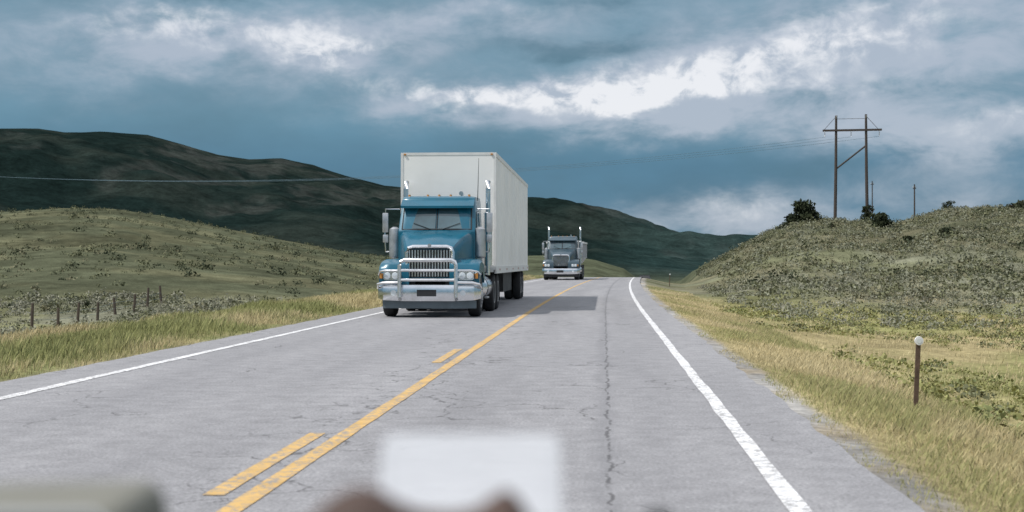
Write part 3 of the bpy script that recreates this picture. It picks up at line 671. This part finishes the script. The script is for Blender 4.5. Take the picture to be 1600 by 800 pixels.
def blob(a,b,sa,sb,sl=0.0,w=1.0):
    da=g.m('SUBTRACT',A,a); db=g.m('SUBTRACT',g.m('SUBTRACT',B,b),g.m('MULTIPLY',da,sl)) if sl else g.m('SUBTRACT',B,b)
    da=g.m('DIVIDE',da,sa); db=g.m('DIVIDE',db,sb)
    e=g.m('EXPONENT',g.m('MULTIPLY',g.m('ADD',g.m('MULTIPLY',da,da),g.m('MULTIPLY',db,db)),-1.0))
    return g.m('MULTIPLY',e,w)
def tot(l):
    t=l[0]
    for x in l[1:]: t=g.m('ADD',t,x)
    return t
det=g.noise(g.comb(g.m('MULTIPLY',A0,.6),g.m('MULTIPLY',B0,1.25)),1.3,8,.60,.3)
Lc=tot([blob(2.9,.75,2.6,.5,.03,1.1),blob(5.2,.85,1.3,.38,0,.9),blob(8.2,1.5,3.0,.34,-.02,1.0),blob(11.3,1.15,2.2,.65,-.12,1.3),blob(14.2,.8,2.4,1.2,0,1.1),blob(15.2,2.2,2.2,.4,0,.8),blob(11.3,3.5,2.0,.42,0,.9),blob(10,1.9,3.6,.32,0,.65),blob(7.3,.35,2.4,.35,0,.7),blob(14.8,3.1,2.0,.5,0,.55),blob(.5,1.3,1.8,.5,0,.4)])
c1=g.step(g.m('MULTIPLY',Lc,g.rng(det,.32,.68,.35,1.28)),.03,1.05)
Wc=tot([blob(11.2,1.08,2.0,.36,-.2,1.25),blob(7.9,1.42,2.1,.2,0,1.0),blob(4.9,.88,.85,.28,0,1.2),blob(10.6,1.48,2.3,.2,-.05,.9),blob(13.4,.75,1.6,.45,0,.6),blob(11.2,3.35,1.6,.28,0,.42),blob(3.0,.55,1.9,.26,0,.72),blob(15.5,2.1,1.0,.25,0,.55),blob(7.2,.3,1.8,.22,0,.4),blob(14.6,.3,1.0,.2,0,.3)])
puff=g.noise(g.comb(A0,g.m('MULTIPLY',B0,1.3)),2.0,9,.60,.3)
w1=g.step(g.m('MULTIPLY',Wc,g.rng(puff,.34,.66,.12,1.4)),.10,1.25)
Dc=tot([blob(9,.72,1.8,.26,0,.8),blob(2.2,.02,3.4,.2,0,.8),blob(9.6,.1,1.4,.25,0,.6),blob(7.8,2.7,2.6,.6,0,.4),blob(12.4,2.65,1.4,.4,0,.4)])
d1=g.m('MULTIPLY',g.step(g.m('MULTIPLY',Dc,g.rng(det,.3,.7,1.4,.5)),.1,.9),.7)
base=g.n('ShaderNodeValToRGB'); cr=base.color_ramp; g.put(base.inputs[0],g.m('DIVIDE',B0,5.0))
def lin(r,gg,b): return tuple((x/255/12.92 if x<10 else ((x/255+.055)/1.055)**2.4) for x in (r,gg,b))+(1,)
cr.elements[0].position=0; cr.elements[0].color=lin(112,144,162); cr.elements[1].position=1; cr.elements[1].color=lin(120,148,164)
for p,c in ((.22,lin(106,139,158)),(.38,lin(88,128,150)),(.52,lin(66,112,140)),(.66,lin(64,110,138)),(.78,lin(92,132,154))):
    e=cr.elements.new(p); e.color=c
col=g.mix(1.0,base.outputs[0],g.rng(wn,.3,.7,.88,1.12),'MULTIPLY')
col=g.mix(d1,col,lin(66,102,120)[:3]); col=g.mix(c1,col,lin(166,177,192)[:3]); col=g.mix(w1,col,lin(230,231,235)[:3])
up=g.step(B0,-.8,-5.0); ov=g.mix(g.rng(g.noise(dirn,2.5,3,.6),.35,.65,0,1),(.50,.57,.66),(.95,.96,1.0))
col=g.mix(up,col,ov)
sky=g.n('ShaderNodeTexSky',sky_type='NISHITA'); sky.sun_disc=False
el=math.asin(-sd.z); sky.sun_elevation=el; sky.sun_rotation=math.atan2(-sd.x,-sd.y)
col=g.mix(1.0,col,g.mix(1.0,sky.outputs[0],(.012,.012,.012),'MULTIPLY'),'ADD')
g.put(bg.inputs[0],col); bg.inputs[1].default_value=1.0
W.cycles.sampling_method='MANUAL'; W.cycles.sample_map_resolution=512
sc=bpy.context.scene; sc.view_settings.view_transform='Standard'; sc.view_settings.look='None'; sc.view_settings.exposure=0; sc.view_settings.gamma=1
